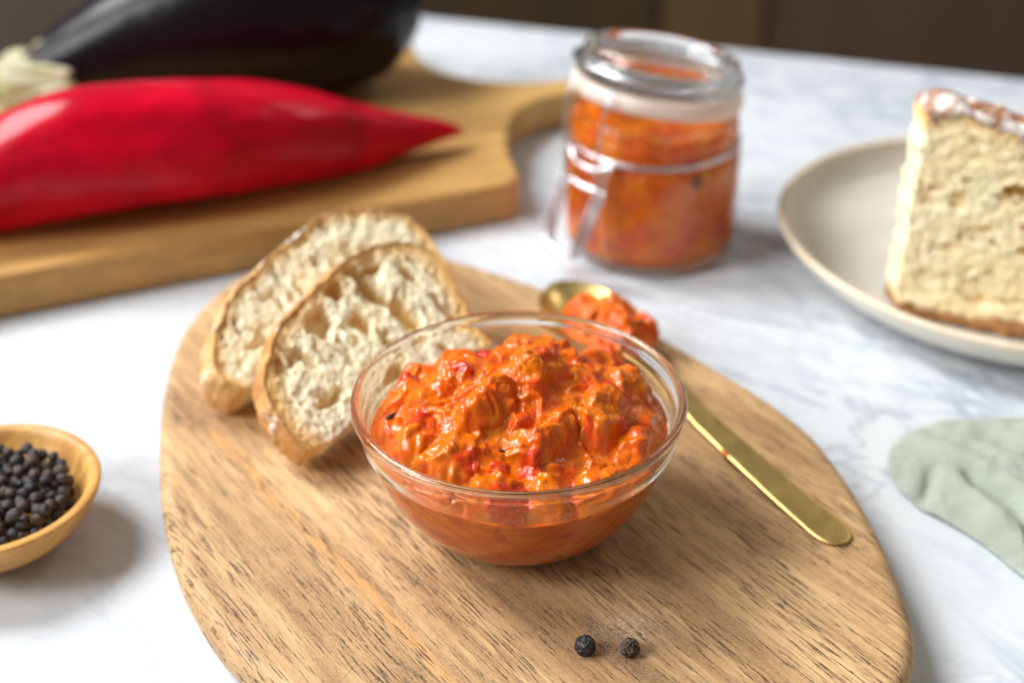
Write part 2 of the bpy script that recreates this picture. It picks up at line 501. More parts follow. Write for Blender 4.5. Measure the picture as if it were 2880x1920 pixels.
# ------------------------------------------------------------------ oval wooden board
ob = [(-.1397, .063), (-.1433, .0881), (-.1451, .1188), (-.1427, .1446), (-.1326, .1745), (-.1114, .2003), (-.076, .214), (-.0363, .2060 - .004),
      (.0142, .1663 + .003), (.0584, .1315), (.0828, .1014), (.0980, .0815), (.1130, .0550), (.1205, .028), (.1245, .004), (.1265, -.018), (.1270, -.0390),
      (.1260, -.0560), (.1215, -.0720), (.111, -.088), (.088, -.104), (.055, -.128), (.012, -.142), (-.03, -.128), (-.058, -.100), (-.0756, -.0799), (-.0834, -.0728), (-.0951, -.0593), (-.1069, -.0408),
      (-.1167, -.0210), (-.1263, .0053), (-.134, .0342)]
oc = smooth_curve(ob, 8, True)
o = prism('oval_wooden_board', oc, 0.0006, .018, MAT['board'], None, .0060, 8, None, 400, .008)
tag(o, 'large rounded acacia serving board under the glass bowl and bread slices', 'board')

# ------------------------------------------------------------------ big cutting board at the back
bb = [(-.40, .098), (-.2342, .1713), (-.1229, .2200), (-.0123, .2685), (-.002, .2735), (.0015, .2790), (.0005, .2900), (-.004, .318), (-.004, .3415), (.0012, .3700), (.0141, .3900), (.035, .402), (.058, .412), (.080, .424),
      (.085, .433), (.080, .441), (.0356, .4235), (.010, .4178), (-.012, .4190), (-.0384, .4310), (-.055, .449), (-.0640, .475), (-.0700, .505), (-.083, .515), (-.12, .500), (-.18, .465), (-.27, .400), (-.36, .33), (-.45, .22)]
bb = smooth_curve(bb, 5, True)
o = prism('thick_cutting_board', bb, 0.0005, .022, MAT['big_board'], None, .003, 5, None, 420)
tag(o, 'thick honey coloured cutting board with curved neck behind, under the red pepper', 'board')

# ------------------------------------------------------------------ pepper spread (heightfields)
def softmax(hs, k=.0018):
    H = np.stack(hs); mx = H.max(0)
    return mx + k * np.log(np.exp((H - mx) / k).sum(0))

ORANGE = np.array([.73, .165, .000]); ROR = np.array([.70, .088, .000]); ROR2 = np.array([.66, .066, .001]); RED = np.array([.55, .018, .005]); BRN = np.array([.60, .17, .006])
def paste_base(x, y, base, lumps, seed):
    """smooth heaps: lumps are (cx, cy, rise over the base, a, b, rot, rz)"""
    p = np.c_[x, y, np.full_like(x, seed * .37)]
    wx = x + .0024 * fbm(p * 90 + 5, 3, .4); wy = y + .0024 * fbm(p * 90 + 55, 3, .4)
    hs = [base + .0011 * fbm(np.c_[wx, wy, p[:, 2]] * 80, 2)]
    for (cx, cy, zc, a, b, rot, rz) in lumps:
        c, s = math.cos(rot), math.sin(rot)
        u = ((wx - cx) * c + (wy - cy) * s) / a; v = (-(wx - cx) * s + (wy - cy) * c) / b
        d = u * u + v * v
        bc = base[np.argmin((x - cx) ** 2 + (y - cy) ** 2)]
        hs.append(np.where(d < 1.0, bc + zc - rz + rz * (1 - np.clip(d, 0, 1)) ** .8, bc + zc - rz - (d - 1) * .02))
    return softmax(hs, .0013)

def paste_surface(P, N, chunks, seed, damp, fine=1.0, shape=None):
    """3D relief and colour for points P with normals N"""
    q = P + .0020 * np.c_[perlin(P * 130), perlin(P * 130 + 40), perlin(P * 130 + 80)]
    disp = .0010 * fbm(q * 100 + seed, 2) + .00038 * fbm(q * 300 + 3, 2)
    fold = np.exp(-(perlin(q * np.array([80, 125, 125]) + seed) / .16) ** 2)
    disp += .0013 * fold + .0003 * np.exp(-(perlin(q * np.array([230, 140, 180]) + seed + 7) / .15) ** 2)
    b1 = bubbles(q * 175 + seed, .22, .60, .30); b2 = bubbles(q * 330 + seed * 2, .25, .55, .6)
    cl = sstep(-.05, .35, perlin(q * 60 + 70))
    disp += .0022 * b1 ** 2.4 + .0010 * b2 ** 2.2 * cl
    g = .45 + .9 * fbm(q * 160 + 9, 3)
    col = ORANGE + (ROR - ORANGE) * np.clip(g, 0, 1)[:, None]
    col = col + (BRN - col) * (.6 * sstep(.0, .5, fbm(q * 60 + 31, 2)))[:, None]
    idx = np.floor(q * 150 + seed)
    redl = sstep(.1, .4, perlin(q * 45 + 12)) * np.clip(b1 * 1.6, 0, 1)
    col = col + (ROR2 - col) * (np.clip(b1 * 2, 0, 1) * .5)[:, None]
    col = col + (RED - col) * (redl * .6 * (.6 + .5 * perlin(q * 500)))[:, None]
    for (cx, cy, a, b, rot, lift, redness) in chunks:
        c, s = math.cos(rot), math.sin(rot)
        near = (np.abs(P[:, 0] - cx) < a * 1.5) & (np.abs(P[:, 1] - cy) < a * 1.5)
        if not near.any(): continue
        u = ((q[near, 0] - cx) * c + (q[near, 1] - cy) * s) / a; v = (-(q[near, 0] - cx) * s + (q[near, 1] - cy) * c) / b
        d = u ** 2 + v ** 2
        k = np.sqrt(np.clip(1 - d, 0, 1))
        disp[near] += lift * k ** 2.4
        w = (redness * np.clip(k * 1.6, 0, 1))[:, None]
        tgt = RED if redness > .45 else ROR2
        col[near] = col[near] * (1 - w) + tgt * w
    disp += .00030 * fbm(q * 430 + 5, 3) + .00045 * bubbles(P * 520, .25, .6, .6) ** 2.2 * sstep(-.2, .3, perlin(P * 80 + 9))
    if shape:                    # a wet mash has no hard creases: smooth relief and colour a little
        D = disp.reshape(shape); K = col.reshape(*shape, 3)
        for i in range(7):
            D = (2 * D + np.vstack([D[:1], D[:-1]]) + np.vstack([D[1:], D[-1:]])) / 4
            if i % 3 == 0:
                D = (2 * D + np.roll(D, 1, 1) + np.roll(D, -1, 1)) / 4; K = (2 * K + np.roll(K, 1, 1) + np.roll(K, -1, 1)) / 4
        disp = D.ravel() + .00009 * fbm(q * 700, 2); col = K.reshape(-1, 3)
    return P + N * (disp * fine * damp)[:, None], col

def grid_normals(V, nr, nc):
    G = V.reshape(nr, nc, 3)
    du = np.gradient(G, axis=0); dv = (np.roll(G, -1, 1) - np.roll(G, 1, 1))
    n = np.cross(du, dv); n /= np.linalg.norm(n, axis=2)[:, :, None] + 1e-15
    n[n[:, :, 2] < 0] *= -1
    return n.reshape(-1, 3)

def rand_chunks(n, rad_fn, seed, amin=.0012, amax=.0040):
    rs = np.random.RandomState(seed); out = []
    while len(out) < n:
        x, y = rad_fn(rs)
        a = amin + (amax - amin) * rs.rand() ** 2
        out.append((x, y, a, a * rs.uniform(.35, .95), rs.uniform(0, 3.14), a * rs.uniform(.25, .5), rs.choice([.15, .3, .75, .95], p=[.56, .30, .11, .03])))
    return out

# glass bowl
bowl_prof_out = smooth_curve([(.0, .0188), (.012, .0187), (.0205, .0184), (.0235, .0186), (.0285, .0212), (.0362, .0272), (.0428, .0352), (.0475, .0445), (.0500, .0535), (.0506, .0560)], 6)
collar = smooth_curve([(.0508, .0563), (.0526, .0573), (.0532, .0590), (.0537, .0625), (.0545, .0655), (.0553, .0668), (.0559, .0684), (.0556, .0700), (.0545, .0708), (.0534, .0704), (.0526, .0690), (.0520, .0660), (.0512, .0615), (.0504, .0580)], 5)
bowl_prof_in = smooth_curve([(.0498, .0560), (.0482, .0500), (.0455, .0430), (.0410, .0360), (.0345, .0298), (.0270, .0245), (.0200, .0218), (.0100, .0212), (0, .0211)], 6)
prof = np.vstack([bowl_prof_out, collar, bowl_prof_in])
v, f = lathe(prof, 160)
gb = mesh_obj('glass_bowl', v, f, MAT['glass'])
tag(gb, 'small clear glass bowl with thick rim in the middle of the oval board', 'bowl')

def wall_r(z):      # radius half way through the glass wall
    zo = bowl_prof_out[:, 1]; ro = bowl_prof_out[:, 0]
    return np.interp(z, zo[12:], ro[12:]) - .00035

NRr, NTt = 300, 760
th = np.linspace(0, 2 * np.pi, NTt, endpoint=False)
rr = np.linspace(0.0005, 1, NRr)
edge_z = .0548 + .0012 * np.sin(th * 2 + .6) + .0014 * np.sin(th * 5 + 1) * .5 + .0022 * np.clip(np.cos(th - R(10)), 0, 1) + .0018 * np.clip(np.cos(th - R(185)), 0, 1)
Re = np.where(edge_z < .0560, wall_r(np.minimum(edge_z, .0560)), .0502)
Re = np.minimum(Re, .0499)
X = (rr[:, None] * Re * np.cos(th)).ravel(); Y = (rr[:, None] * Re * np.sin(th)).ravel()
RR = np.repeat(rr, NTt); EZ = np.tile(edge_z, NRr)
base = EZ + (.0230) * (1 - RR ** 1.75) - .005 * np.exp(-((X - .019) ** 2 + (Y + .026) ** 2) / .011 ** 2)
lumps = [ # cx, cy, rise, a, b, rot, rz
    (.0050, -.0010, .0085, .0135, .0105, .5, .016), (-.0010, .0140, .0040, .018, .010, .1, .010), (.0130, .0160, .0045, .012, .009, -.3, .010),
    (-.0190, .0050, .0045, .012, .010, .6, .010), (-.0085, -.0120, .0050, .0150, .0060, R(50), .010), (-.0270, -.0070, .0045, .011, .009, .2, .010),
    (-.0360, .0040, .0045, .009, .012, .2, .009), (-.0320, -.0200, .0050, .010, .0085, .8, .010), (-.0190, -.0280, .0040, .012, .008, .3, .008),
    (-.0080, -.0395, .0040, .011, .0065, .1, .007), (.0080, -.0395, .0040, .008, .006, .2, .007), (.0030, -.0270, .0035, .0075, .0060, .2, .006),
    (.0265, -.0080, .0065, .0085, .0140, -.35, .012), (.0350, .0080, .0050, .010, .011, .3, .010), (.0260, .0230, .0050, .010, .008, .6, .009),
    (.0370, -.0180, .0050, .008, .010, .2, .009), (.0240, -.0350, .0040, .010, .007, .4, .008), (-.0210, .0240, .0050, .011, .008, .3, .009),
    (.0120, -.0180, .0040, .0055, .0140, -.55, .008), (-.0420, -.0100, .0035, .005, .010, .1, .007), (.0050, .0300, .0050, .014, .008, 0, .009), (-.0340, .0190, .0045, .009, .008, 0, .009),
]
def inbowl(rs):
    a = rs.uniform(0, 2 * np.pi); r = .047 * math.sqrt(rs.rand()); return r * math.cos(a), r * math.sin(a)
chunks = rand_chunks(110, inbowl, 3, .0010, .0034)
chunks += [(-.0335, -.0155, .0052, .0045, .3, .0016, .9), (-.0130, .0120, .0045, .0022, .5, .0014, .95), (.0095, .0150, .0052, .0020, -.3, .0012, .9),
           (.0090, .0000, .0050, .0030, .5, .0013, .6), (-.0030, -.0440, .0075, .0040, .1, .0018, .85), (-.0060, -.0345, .0032, .0028, 0, .0016, .7),
           (.0010, -.0200, .0060, .0020, .7, .0018, .55), (-.0390, .0080, .0050, .0035, .6, .0012, .8), (.0040, -.0340, .0045, .0035, 0, .0015, .8),
           (.0340, -.0140, .0040, .0030, .8, .0012, .6), (-.0160, -.0335, .0040, .0030, .3, .0012, .7)]
H = paste_base(X, Y, base, lumps, 3)
fall = sstep(1.0, .88, RR)
H = EZ + (H - EZ) * fall
P0_ = np.c_[X, Y, H]
TOP, Ccol = paste_surface(P0_, grid_normals(P0_, NRr, NTt), chunks, 3, sstep(1.0, .93, RR), .95, (NRr, NTt))
rr_ = np.hypot(TOP[:, 0], TOP[:, 1]); lim = np.maximum(np.interp(TOP[:, 2], [.054, .060, .066], [.0496, .0500, .0508]), .001)
k_ = np.where((rr_ > lim) & (RR < .999), lim / np.maximum(rr_, 1e-6), 1); TOP[:, 0] *= k_; TOP[:, 1] *= k_
X, Y, H = TOP[:, 0], TOP[:, 1], TOP[:, 2]
# a clean orange smear up to the contact line, then the underside follows the inside of the wall
NB = 60
bz = np.linspace(0, 1, NB)[1:]
side = []
cs = []
for tt in bz:
    z = edge_z + (.0200 - edge_z) * tt
    r = np.where(z < .0215, .023 * np.clip((z - .0200) / .0015, 0, 1), np.minimum(wall_r(z), Re))
    side.append(np.c_[r * np.cos(th), r * np.sin(th), z])
S = np.vstack(side)
pc = S.copy()
g = np.clip(.45 + 1.1 * fbm(np.c_[np.tile(np.cos(th), NB - 1) * 4.2, np.tile(np.sin(th), NB - 1) * 4.2, pc[:, 2] * 330 + 3 * np.tile(np.sin(th * 3), NB - 1)] * 1.2 + 4, 4), 0, 1)
sc_col = np.array([.80, .225, .003]) + (np.array([.66, .115, .003]) - np.array([.80, .225, .003])) * g[:, None]
rb = bubbles(pc * 150, .2, .55, .35); sc_col = sc_col + (RED - sc_col) * (np.clip(rb * 2, 0, 1) * .65)[:, None]
V = np.vstack([np.c_[X, Y, H], S]); Cc = np.vstack([Ccol, sc_col])
f = gridfaces(NRr + NB - 1, NTt, True)
sp = mesh_obj('red_pepper_spread', V, f, MAT['paste'], cols=Cc)
tag(sp, 'glossy orange red pepper and aubergine spread heaped in the glass bowl', 'spread')

def top_at(x, y):
    i = np.argmin((X - x) ** 2 + (Y - y) ** 2); return H[i]
def fleck_mesh(L, w, bend):
    n = 9; t = np.linspace(-1, 1, n)
    P = np.c_[t * L / 2, bend * (t * t) * L / 2, np.zeros(n)]
    return tube(P, w * (1.02 - t * t * .8), 6, False, .6)
for (x, y, L, w, rot) in [(-.0418, -.0085, .0050, .0009, R(50)), (-.0060, -.0290, .0032, .0006, R(-25)), (.0420, -.0165, .0026, .00032, R(80)), (.0105, -.0300, .0012, .00028, .3),
                          (.0205, -.0120, .0011, .00035, .9), (.0180, -.0155, .0010, .0003, .2), (.0100, -.0440, .0016, .00035, 1.1), (-.0140, .0020, .0010, .0003, .6), (.0300, -.0270, .0012, .0003, 2)]:
    v, f = fleck_mesh(L, w, .25)
    v = v @ np.array(Matrix.Rotation(rot, 3, 'Z')).T + (x, y, top_at(x, y) + w * .35)
    mesh_obj('herb_fleck', v, f, MAT['herb'], sp)
# herb seen through the glass low at the front
v, f = fleck_mesh(.0022, .0006, .1); zz = .0345; ang = R(-72); rw = float(wall_r(zz)) 
v = v @ np.array(Matrix.Rotation(R(15), 3, 'Z')).T + (rw * math.cos(ang), rw * math.sin(ang), zz)
mesh_obj('herb_fleck', v, f, MAT['herb'], sp)

# ------------------------------------------------------------------ brass spoon with spread
def spoon():
    E = np.array([.1118, -.0145]); T = np.array([.0172, .1510])
    d = T - E; Ltot = np.linalg.norm(d); d /= Ltot; pr = np.array([-d[1], d[0]])
    def section(s):
        """half width, edge height, sag, thickness at s metres from the handle end"""
        if s < .134:
            w = np.interp(s, [0, .0008, .0025, .006, .010, .05, .095, .120, .134], [.0008, .0030, .0052, .0068, .0073, .0064, .0048, .0036, .0042])
            z = np.interp(s, [0, .03, .08, .115, .134], [.0186, .0190, .0215, .0270, .0290])
            return w, z, 0.0, .0017
        q = (s - .134) / (Ltot - .134)
        w = .0195 * (max(0, 1 - (2 * q - 1.02) ** 2 if q > .5 else 1 - abs(2 * q - 1.02) ** 2.2)) ** .55
        w = max(w, .0042 * (1 - q) ** 2 + .0005)
        sag = .0085 * (max(0, 1 - (2 * q - 1) ** 2)) ** .7
        return w, np.interp(q, [0, .5, 1], [.0290, .0285, .0300]), sag, .0012
    def loft(s0, s1, ns, nt=25):
        top = []; bot = []
        tt = np.linspace(-1, 1, nt)
        for s in np.linspace(s0, s1, ns):
            w, z, sag, thk = section(s)
            c = E + d * s
            prof = z - sag * (1 - np.abs(tt) ** 2.2)
            edge = (np.clip(1 - np.abs(tt) ** 6, 0, 1)) ** .5
            xy = c + pr * (tt * w)[:, None]
            top.append(np.c_[xy, prof + thk * .5 * edge]); bot.append(np.c_[xy, prof - thk * .5 * edge])
        top = np.array(top); bot = np.array(bot)
        ring = np.concatenate([top, bot[:, ::-1]], 1)
        m = ring.shape[1]
        f = gridfaces(ns, m, True).tolist() + [list(range(m))[::-1], [(ns - 1) * m + j for j in range(m)]]
        return ring.reshape(-1, 3), f
    root = empty('brass_spoon', (*E, .018))
    def put(name, s0, s1, ns):
        v, f = loft(s0, s1, ns)
        mesh_obj(name, v - np.array([*E, .018]), f, MAT['brass'], root)
    put('handle', 0, .132, 140); put('spoon_bowl', .1318, Ltot, 60)
    tag(root, 'brushed brass spoon lying behind the glass bowl with its handle towards the lower right', 'spoon')
    return E, d, pr, Ltot
E_, d_, pr_, L_ = spoon()
# smear of spread on the handle edge
sm = E_ + d_ * .061 - pr_ * -.0056
bm = bmesh.new(); bmesh.ops.create_icosphere(bm, subdivisions=3, radius=1)
vv_ = np.array([x.co[:] for x in bm.verts]); ff_ = [[v_.index for v_ in f_.verts] for f_ in bm.faces]; bm.free()
vv_ = vv_ * (1 + .25 * fbm(vv_ * 1.5, 2))[:, None]
vv_ = np.c_[sm + vv_[:, :1] * d_ * .0028 + vv_[:, 1:2] * pr_ * .0009, .0206 + vv_[:, 2] * .0009]
tag(mesh_obj('spread_smear', vv_, ff_, MAT['paste'], cols=np.tile([.55, .13, .01], (len(vv_), 1))), 'tiny orange smear of spread on the edge of the spoon handle', 'smear')

# dollop on the spoon
cxy = E_ + d_ * (L_ - .0415)
NR2, NT2 = 110, 260
th2 = np.linspace(0, 2 * np.pi, NT2, endpoint=False); r2 = np.linspace(.001, 1, NR2)
aL, bL = .0245, .0160
def loc2(u, vv): return cxy + d_ * u + pr_ * vv
wob = 1 + .08 * np.sin(th2 * 3 + 1) + .06 * np.sin(th2 * 5)
U2 = (r2[:, None] * aL * wob * np.cos(th2)).ravel(); V2 = (r2[:, None] * bL * wob * np.sin(th2)).ravel()
XY = cxy + U2[:, None] * d_ + V2[:, None] * pr_
RR2 = np.repeat(r2, NT2)
base2 = .0295 + .0055 * (1 - RR2 ** 2.2) - .0045 * RR2 ** 4
rs = np.random.RandomState(11)
lump2 = []
for u, vv, zc, a, b in [(.016, .001, .0405, .007, .006), (.006, -.007, .0420, .009, .006), (.004, .006, .0400, .008, .006), (-.008, 0, .0420, .009, .008), (-.018, -.003, .0385, .007, .006), (-.010, -.010, .0390, .008, .005), (.014, -.008, .0390, .006, .005), (-.022, .005, .036, .006, .005)]:
    q = loc2(u, vv); lump2.append((q[0], q[1], zc, a, b, rs.uniform(0, 3), .009))
def inspoon(rs):
    u, vv = rs.uniform(-.026, .026), rs.uniform(-.014, .014); q = loc2(u, vv); return q[0], q[1]
lump2 = [(a_, b_, (c_ - .0365) * .7, d__, e__, f__, g__) for a_, b_, c_, d__, e__, f__, g__ in lump2]
H2 = paste_base(XY[:, 0], XY[:, 1], base2, lump2, 8)
ed = .0262
H2 = ed + (H2 - ed) * sstep(1.0, .82, RR2)
topv = np.c_[XY, H2]
topv, C2 = paste_surface(topv, grid_normals(topv, NR2, NT2), rand_chunks(45, inspoon, 5, .0015, .0038), 8, sstep(1.0, .9, RR2), 1.1)
n2 = len(topv)
botv = topv.copy(); botv[:, 2] = np.interp(RR2, [0, .5, .9, 1], [.0225, .0235, .0262, .0262])
V = np.vstack([topv, botv[::-1].reshape(NR2, NT2, 3)[:, ::-1].reshape(-1, 3)])
fa = gridfaces(2 * NR2, NT2, True)
o = mesh_obj('spoonful_of_spread', V, fa, MAT['paste'], cols=np.vstack([C2, C2]))
tag(o, 'lumpy spoonful of red pepper spread heaped on the brass spoon', 'spread')

# ------------------------------------------------------------------ two peppercorns on the board and the pepper bowl
def corn_mesh(seed, rad, hi=False, ridge=.09):
    bm = bmesh.new(); bmesh.ops.create_icosphere(bm, subdivisions=5 if hi else 3, radius=1)
    v = np.array([x.co[:] for x in bm.verts])
    e = cell_edges(v * (1.7 if hi else 1.5) + seed * 3.1)
    r = 1 + .05 * fbm(v * 1.2 + seed, 2) - ridge * sstep(0, .22, e) * (.5 + .8 * np.abs(perlin(v * 2 + seed))) + ridge * .5 * sstep(.12, 0, e)
    if hi: r = r + .02 * fbm(v * 7 + seed, 3)
    for x, q, k in zip(bm.verts, v, r): x.co = Vector(q * k * rad)
    me = bpy.data.meshes.new('peppercorn'); bm.to_mesh(me); bm.free()
    me.polygons.foreach_set("use_smooth", np.full(len(me.polygons), True))
    return me
for (x, y, s, rad, mt, lab, mul) in [(.0204, -.0668, 1, .00325, 'corn_black', 'round black peppercorn on the oval board, the left of the two', 1),
                                (.0342, -.0674, 6, .00290, 'corn_brown', 'wrinkled brown peppercorn on the oval board, the right of the two', 1.5)]:
    me = corn_mesh(s, rad, True, .16 * mul); me.materials.append(MAT[mt])
    o = bpy.data.objects.new('peppercorn', me); o.location = (x, y, .018 + rad * .90); o.rotation_euler = (.4, .8 * s, .5)
    COL.objects.link(o); tag(o, lab, 'peppercorn', 'loose peppercorns on the oval board')

BC = np.array([-.1888, .0100])
prof = smooth_curve([(0, .0006), (.013, .0006), (.0185, .0020), (.0265, .0062), (.0340, .0135), (.0382, .0205), (.0395, .0238), (.0388, .0250), (.0365, .0249), (.0350, .0236), (.0325, .0192), (.0280, .0138), (.0210, .0090), (.0120, .0068), (0, .0062)], 6)
v, f = lathe(prof, 120)
pb = mesh_obj('wooden_pinch_bowl', v, f, MAT['bowl_wood']); pb.location = (*BC, 0)
tag(pb, 'small shallow wooden bowl of black peppercorns at the left edge', 'bowl')
inner = prof[len(prof) * 8 // 14:]
inner = inner[np.argsort(inner[:, 0])]
rs = np.random.RandomState(4)
placed = []
def floor_z(px, py, r):
    d = math.hypot(px, py)
    # resting height of a ball on the bowl's curved inside
    zz = np.interp(d, inner[:, 0], inner[:, 1]); sl = (np.interp(d + .001, inner[:, 0], inner[:, 1]) - zz) / .001
    return zz + r * math.sqrt(1 + sl * sl)
while len(placed) < 430:
    r = rs.uniform(.00185, .00258)
    best = None
    for _ in range(14):
        a = rs.uniform(0, 6.283); q = .0285 * math.sqrt(rs.rand()); x, y = q * math.cos(a) + .001, q * math.sin(a) - .0035
        z = floor_z(x, y, r)
        for (X1, Y1, Z1, R1) in placed:
            dd = (x - X1) ** 2 + (y - Y1) ** 2; sr = (r + R1) * .97
            if dd < sr * sr: z = max(z, Z1 + math.sqrt(sr * sr - dd))
        if best is None or z < best[2]: best = (x, y, z, r)
    placed.append(best)
cm = [corn_mesh(20 + i, 1.0, False, .16) for i in range(6)]
for i, me in enumerate(cm): me.materials.append(MAT[['corn_black', 'corn_grey', 'corn_brown', 'corn_grey', 'corn_brown', 'corn_black'][i]])
PCORN = []
for (x, y, z, r) in placed:
    # only those that are on top and inside the picture can be seen
    cover = sum(1 for q in placed if q[2] > z + .0022 and math.hypot(q[0] - x, q[1] - y) < .0034)
    wx = BC[0] + x
    if wx < -.203 or cover >= 4: continue
    o = bpy.data.objects.new('peppercorn', cm[rs.randint(6)]); o.location = (wx, BC[1] + y, z); o.scale = (r, r, r * rs.uniform(.92, 1))
    o.rotation_euler = tuple(rs.uniform(0, 6, 3)); COL.objects.link(o); PCORN.append(o)
    tag(o, 'one of the black peppercorns piled in the small wooden bowl', 'peppercorn', 'black peppercorns heaped in the small wooden bowl')

# ------------------------------------------------------------------ bread
CREAM = np.array([.96, .82, .56]); GOLD = np.array([.82, .46, .11]); PALE = np.array([.98, .90, .71]); WALL = np.array([.88, .62, .24])
def slab_mesh(outline, thick, nout, nring, nside, O, u, v, n, holes, seed, crustfn, amp=1.0, stretch=(1, 1, 1), bulge=.0015, goldw=.005, tint=(1.02, 1.0, .97)):
    """a slab with its visible face at n = thick. outline in (u, v). crustfn(s) -> True where the rim is crust (s = 0..1 along the outline)"""
    P = resample(np.array(outline, float), nout)
    P += .0007 * (1 + .8 * (amp > 1.2)) * np.c_[fbm(np.c_[P * 160, np.full(nout, seed)], 3), fbm(np.c_[P * 160, np.full(nout, seed + 9)], 3)]
    c = P.mean(0)
    rr = np.linspace(0.002, 1, nring) ** .8
    face = c + rr[:, None, None] * (P - c)
    rows = [np.concatenate([face, np.full((nring, nout, 1), thick)], -1)]
    sd = (P - c) / np.linalg.norm(P - c, axis=1)[:, None]
    for k in range(1, nside + 1):
        t = k / nside; off = bulge * math.sin(math.pi * t)
        rows.append(np.concatenate([P + sd * off, np.full((nout, 1), thick * (1 - t))], -1)[None])
    for q in (.6, .001):
        rows.append(np.concatenate([c + q * (P - c), np.full((nout, 1), 0.0)], -1)[None])
    G = np.concatenate(rows, 0); nr = G.shape[0]
    L = G.reshape(-1, 3)
    isface = np.repeat(np.r_[np.ones(nring), np.zeros(nr - nring)], nout) > 0
    nl = np.zeros_like(L); nl[isface] = (0, 0, 1)
    nl[~isface, :2] = np.tile(sd, (nr - nring, 1)); 
    q = L * np.array(stretch)
    lo = L * np.array([1, .9, 1]); up_ = sstep(.018, .036, L[:, 1] + .004 * perlin(L * 90)) if stretch[1] < .6 else np.full(len(L), .5)
    d = (.0010 + .0022 * up_) * bubbles(q * 135 + seed, .22, .62, .75) + .0011 * up_ * bubbles(q * 300 + seed, .25, .6, .9)
    d += (1 - .5 * up_) * (.0013 * bubbles(lo * 330 + seed, .25, .62, .9) + .0009 * bubbles(lo * 620 + 3, .3, .6, .9))
    d += .0007 * np.clip(fbm(lo * 210 + seed, 3) + .1, -.3, 1) + .0004 * fbm(lo * 800 + seed, 2)
    big = np.zeros(len(L))
    wu = L[:, 0] + .0022 * fbm(L * 190 + 3, 3); wv = L[:, 1] + .0022 * fbm(L * 190 + 33, 3)
    for (cu, cv, a, b, rot, dep) in holes:
        cc, ss = math.cos(rot), math.sin(rot)
        x = ((wu - cu) * cc + (wv - cv) * ss) / a; y = (-(wu - cu) * ss + (wv - cv) * cc) / b
        r2 = x * x + y * y
        big = np.maximum(big, np.where(isface, dep * sstep(1.15, .45, r2), 0))
    # no disturbance right at the crust
    sidx = np.tile(np.arange(nout) / nout, nr)
    cr = np.array([crustfn(s) for s in np.arange(nout) / nout])
    crt = np.tile(cr, nr)
    # distance from the crust
    dist = np.full(len(L), 9.0)
    CP = P[cr][::3]
    for p in CP: dist = np.minimum(dist, np.hypot(L[:, 0] - p[0], L[:, 1] - p[1]))
    damp = sstep(.0005, .004, dist)
    d = d * amp * (.25 + .75 * damp) * np.where(~isface & crt, .15, 1)
    tot = d + big * (.3 + .7 * damp)
    L2 = L - nl * tot[:, None]
    W = O + L2[:, :1] * u + L2[:, 1:2] * v + L2[:, 2:] * n
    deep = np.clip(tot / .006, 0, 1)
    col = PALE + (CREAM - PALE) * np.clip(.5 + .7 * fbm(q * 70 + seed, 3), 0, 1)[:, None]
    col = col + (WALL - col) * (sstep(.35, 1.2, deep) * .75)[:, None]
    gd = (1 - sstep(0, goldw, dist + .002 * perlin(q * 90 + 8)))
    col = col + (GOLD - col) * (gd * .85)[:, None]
    return W, gridfaces(nr, nout, True), col * np.array(tint), P, sd, cr, c

def crust_mesh(P, sd, cr, c, thick, O, u, v, n, seed, over=.0016, out=.0010, inn=.0016, nside=10):
    idx = np.where(cr)[0]
    # start the run after the gap
    gaps = [i for i in range(len(idx)) if (idx[i] - idx[i - 1]) % len(P) != 1]
    runs = []
    if not gaps: runs = [idx]
    else:
        for a, b in zip(gaps, gaps[1:] + [gaps[0] + len(idx)]):
            runs.append(idx[np.arange(a, b) % len(idx)])
    parts = []
    for run in runs:
        if len(run) < 6: continue
        p = P[run]; s = sd[run]; m = len(run)
        prof = [(-over, thick - .0004), (-over, thick + .0004), (0, thick + .0005), (out * .8, thick - .0008)]
        prof += [(out + .0015 * math.sin(math.pi * k / nside), thick * (1 - k / nside)) for k in range(1, nside)]
        prof += [(out * .5, 0), (-inn, .0004), (-inn, thick * .5)]
        ring = np.stack([np.c_[p + s * a, np.full(m, b)] for a, b in prof], 1).reshape(-1, 3)
        k = len(prof)
        nrm = np.repeat(np.c_[s, np.zeros(m)], k, 0)
        ring = ring + nrm * (.0009 * fbm(ring * 170 + seed, 4) + .0004 * fbm(ring * 600 + seed, 2))[:, None] + np.array([0, 0, 1]) * (.0004 * fbm(ring * 400, 2))[:, None]
        f = gridfaces(m, k, True, True).tolist() + [list(range(k)), [(m - 1) * k + j for j in range(k)][::-1]]
        parts.append((ring, f))
    Vv, Ff = join(parts)
    W = O + Vv[:, :1] * u + Vv[:, 1:2] * v + Vv[:, 2:] * n
    return W, Ff

def frame(ud, th, O):
    u = np.array([math.cos(ud), math.sin(ud), 0]); b = np.array([-math.sin(ud), math.cos(ud), 0])
    v = b * math.cos(th) + np.array([0, 0, 1]) * math.sin(th); return np.array(O, float), u, v, np.cross(u, v)

